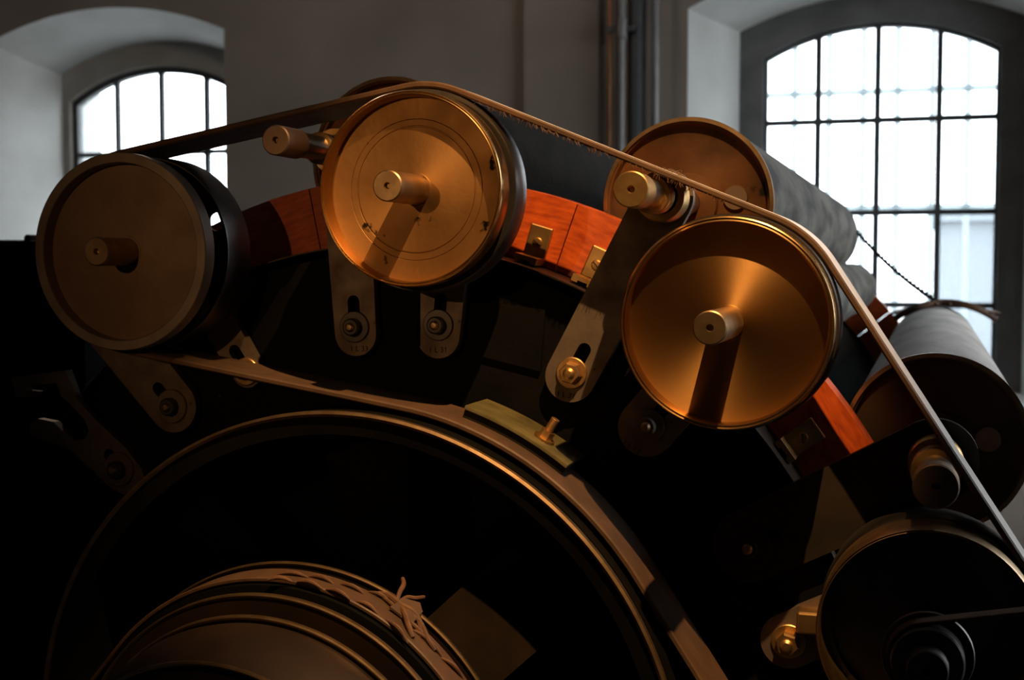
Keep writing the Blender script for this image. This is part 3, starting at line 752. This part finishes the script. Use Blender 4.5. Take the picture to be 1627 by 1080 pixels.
# ---- bearing arms -------------------------------------------------
def hull2(c0, r0, c1, r1, n=18, waist=0.0):
    D = Vector((c1[0] - c0[0], c1[1] - c0[1])); L = D.length; ph = atan2(D.y, D.x)
    be = math.acos(max(-1, min(1, (r0 - r1) / L)))
    pts = [(c0[0] + r0 * cos(ph + be + (2 * pi - 2 * be) * k / n), c0[1] + r0 * sin(ph + be + (2 * pi - 2 * be) * k / n)) for k in range(n + 1)]
    # waist on one side
    pts += [(c1[0] + r1 * cos(ph - be + 2 * be * k / n), c1[1] + r1 * sin(ph - be + 2 * be * k / n)) for k in range(n + 1)]
    return pts
def slot(c, d, length, r, n=8):
    a = atan2(d[1], d[0]); e = (c[0] + d[0] * length, c[1] + d[1] * length)
    return [(e[0] + r * cos(a - pi / 2 + pi * k / n), e[1] + r * sin(a - pi / 2 + pi * k / n)) for k in range(n + 1)] + \
           [(c[0] + r * cos(a + pi / 2 + pi * k / n), c[1] + r * sin(a + pi / 2 + pi * k / n)) for k in range(n + 1)]
def fastener(t, pos, y, washer_r, nut_r, hexa, mats, depth=.012):
    wm, nm, bmat = mats
    obj('washer', lathe([(.004, y - .004), (washer_r - .001, y - .004), (washer_r, y - .003), (washer_r, y), (.004, y)], 48), M[wm], t, (pos[0], 0, pos[1]))
    if hexa:
        bm = lathe([(0, y - .004 - depth), (nut_r * .86, y - .004 - depth), (nut_r, y - depth), (nut_r, y - .004), (0, y - .004)], 6, closed=False)
        obj('nut', bm, M[nm], t, (pos[0], 0, pos[1]), smooth=0, rot=(0, .25, 0))
    else:
        obj('nut', lathe([(.004, y - .004 - depth), (nut_r - .002, y - .004 - depth), (nut_r, y - .002 - depth), (nut_r, y - .004), (.004, y - .004)], 40), M[nm], t, (pos[0], 0, pos[1]))
    br = nut_r * .52
    obj('bolt', lathe([(0, y - .0095 - depth), (br * .6, y - .009 - depth), (br, y - .006 - depth), (br, y + .03), (0, y + .03)], 28, closed=False), M[bmat], t, (pos[0], 0, pos[1]))
def text_mark(t, s, pos, y, size, rotz=0.0):
    cu = bpy.data.curves.new('stamp', 'FONT'); cu.body = s; cu.size = size; cu.align_x = 'CENTER'; cu.align_y = 'CENTER'; cu.extrude = .0002
    o = bpy.data.objects.new('tmp', cu); COL.objects.link(o)
    dg = bpy.context.evaluated_depsgraph_get(); me = bpy.data.meshes.new_from_object(o.evaluated_get(dg))
    bpy.data.objects.remove(o); me.materials.clear()
    link('stamped_number', me, M['ink'], t, (pos[0], y, pos[1]), (pi / 2, -rotz, 0))
YA = 1.640
def arm(bolt_px, axis, r0px, r1, label, hexa=False, pm='plate', mats=('steel_dark', 'steel_dark', 'shaft'), wpx=25, npx=14, stamp=None, slot_len=.034, srot=0.0, boss=True, spos=(0, -1), end_off=0):
    b = U(*bolt_px, YA); k = scale_at(*bolt_px, YA)
    t = thing('bearing_arm', label, 'bracket', (b.x, YA, b.z))
    c1 = (axis[0] - b.x, axis[1] - b.z); d = Vector(c1).normalized()
    out = hull2((-d[0] * end_off * k, -d[1] * end_off * k), r0px * k, c1, r1)
    sl = slot((0, 0), d, slot_len, .0088)
    obj('plate', plate(out, [sl], 0, .014), M[pm], t, smooth=0.5)
    fastener(t, (0, 0), 0, wpx * k, npx * k, hexa, mats)
    if boss: obj('bearing', lathe([(.022, -.03), (.030, -.03), (.032, -.026), (.032, 0), (r1 * .9, .001), (r1 * .9, .03), (.022, .03)], 56), M['bronze'], t, (c1[0], 0, c1[1]))
    if stamp: text_mark(t, stamp, (spos[0] * k, spos[1] * k), -.0004, 12.5 * k, srot)
    return t
G = 'slotted bearing arms on the frame'
arm((564, 519), W2, 35.5, .035, 'slotted steel arm with round nut under the top brass pulley, left of a pair', stamp='1 L 33', spos=(7, -35), end_off=11)
arm((697, 516), P2, 36.5, .035, 'slotted steel arm with round nut under the top brass pulley, right of a pair', stamp='1 L 31', spos=(-1, -40), end_off=17)
arm((909, 592), W3, 41, .036, 'slotted steel arm with bright hexagonal nut left of the polished brass pulley', hexa=True, mats=('bronze', 'bronze', 'bronze'), npx=18, stamp='1 L 31', spos=(-10, -36), srot=-.15, end_off=7)
arm((1030, 676), P3, 46, .036, 'slotted steel arm half hidden below the polished brass pulley', mats=('plate', 'plate', 'shaft'), npx=15, wpx=27, stamp='1 L 13', spos=(-27, -35), srot=-.62, end_off=5)
arm((1190, 868), W4, 58, .050, 'long dark bearing arm running up to the right edge roller', pm='arm_shaded', mats=('arm_shaded', 'arm_shaded', 'shaft'), wpx=34, npx=16)
arm((274, 645), ax(150, 492, YA), 42, .040, boss=False, label='dim slotted steel arm below the leftmost tarnished pulley', mats=('plate', 'steel_dark', 'shaft'), wpx=27, npx=14)
arm((392, 590), P1, 26, .03, 'small dim arm behind the belt right of the leftmost pulley', mats=('bronze', 'plate', 'shaft'), wpx=22, npx=12)
# forked bracket far left
fk = [(46, 674), (60, 665), (85, 670), (105, 690), (118, 700), (135, 697), (141, 684), (135, 668), (110, 640), (97, 630), (90, 608), (42, 614), (42, 620), (60, 622), (55, 630), (25, 632), (18, 600), (105, 588), (113, 610), (123, 635), (150, 665), (200, 712), (225, 745), (231, 765), (222, 779), (195, 785), (175, 775), (145, 745), (110, 714), (80, 704), (50, 692)]
b = U(190, 745, YA); k = scale_at(190, 745, YA)
t = thing('forked_bracket', 'forked dark steel bracket with one nut at the left edge', 'bracket', (b.x, YA, b.z))
ol = [(U(px, py, YA).x - b.x, U(px, py, YA).z - b.z) for px, py in fk]
dsl = Vector((-.65, .75)).normalized()
obj('plate', plate(ol, [slot((0, 0), dsl, .026, .009)], 0, .014), M['plate'], t, smooth=0.5)
fastener(t, (0, 0), 0, 27 * k, 14 * k, False, ('plate', 'steel_dark', 'shaft'))
# bracket beside the lower right pulley
b = U(1253, 1018, YA); k = scale_at(1253, 1018, YA)
t = thing('bearing_arm', 'short bracket with brass hexagonal nut left of the lower right pulley', 'bracket', (b.x, YA, b.z))
obj('plate', plate(hull2((0, 0), 44 * k, (P4[0] - b.x, P4[1] - b.z + .03), .03), [], 0, .014), M['plate'], t, smooth=0.5)
obj('block', box(.012, .10, -.03, 0, .018, .045, .003), M['bronze'], t, smooth=0)
fastener(t, (0, 0), 0, 27 * k, 19 * k, True, ('bronze', 'bronze', 'bronze'), depth=.018)

# ---- left black hood ----------------------------------------------
hd = thing('machine_hood', 'black sheet metal hood of the machine at the left edge', 'hood', (U(0, 380, 2.3).x, 2.3, 0))
hz_ = zat(20, 381, 2.3); hx = U(60, 380, 2.3).x - U(0, 380, 2.3).x
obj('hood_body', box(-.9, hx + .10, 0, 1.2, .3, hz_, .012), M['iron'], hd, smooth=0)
obj('hinge_knob', lathe([(0, -.01), (.008, -.01), (.008, .02), (0, .02)], 16, closed=False), M['iron'], hd, (U(38, 380, 2.3).x - U(0, 380, 2.3).x, .02, hz_ + .003))
for sx in (-.8, hx):
    obj('leg', box(sx, sx + .06, .05, .11, 0, .32, .004), M['iron'], hd, smooth=0)

# ---- curved rusty sheet and twisted cord at the far ends -----------
pc_ = U(1500, 600, 3.82); ks_ = scale_at(1500, 600, 3.82); RS_ = 117 * ks_
sh = thing('rusty_sheet', 'curved rusty metal sheet resting on the far end of the right edge roller', 'metal sheet', (pc_.x, 3.82, pc_.z))
def arc_sheet(r, a0, a1, y0, y1, th, n=24):
    bm = bmesh.new(); rings = []
    for i in range(n + 1):
        a = a0 + (a1 - a0) * i / n; rr = r + .006 * sin(i * 1.3) * (i % 3 == 0)
        flare = .02 * max(0, abs(i / n - .5) * 2 - .7) / .3
        e = .01 * sin(i * 2.1)
        rings.append([bm.verts.new((q * cos(a), y, q * sin(a))) for q, y in ((rr + flare, y0 + e), (rr + flare + th, y0 + e), (rr + flare + th, y1), (rr + flare, y1))])
    for a, b in zip(rings, rings[1:]):
        for k in range(4): bm.faces.new((a[k], a[(k + 1) % 4], b[(k + 1) % 4], b[k]))
    bm.faces.new(rings[0]); bm.faces.new(rings[-1])
    return bm
obj('sheet', arc_sheet(RS_, radians(52), radians(128), -.08, .12, .006), M['rustflap'], sh)
obj('rolled_edge', tube([((RS_ + .006) * cos(a), -.08 + .012 * sin(a * 9), (RS_ + .006) * sin(a)) for a in [radians(52 + 76 * k / 30) for k in range(31)]], .009, 8), M['rustflap'], sh)
pA = U(1362, 368, 3.85); pB = U(1484, 476, 3.3)
pts1 = []; pts2 = []
n = 90
d = (pB - pA).normalized(); s1 = d.cross(Vector((0, 1, 0))).normalized(); s2 = d.cross(s1)
cd = thing('twisted_cord', 'black twisted cord stretched between the two right rollers before the window', 'cord', pA)
for st in (0, 1):
    pts = []
    for i in range(n + 1):
        t_ = i / n; a = t_ * 2 * pi * 11 + pi * st
        sag = -.012 * sin(pi * t_)
        p = (pB - pA) * t_ + s1 * (.0035 * cos(a)) + s2 * (.0035 * sin(a)) + Vector((0, 0, sag))
        pts.append(p)
    obj('strand', tube(pts, .0034, 6), M['cord'], cd)
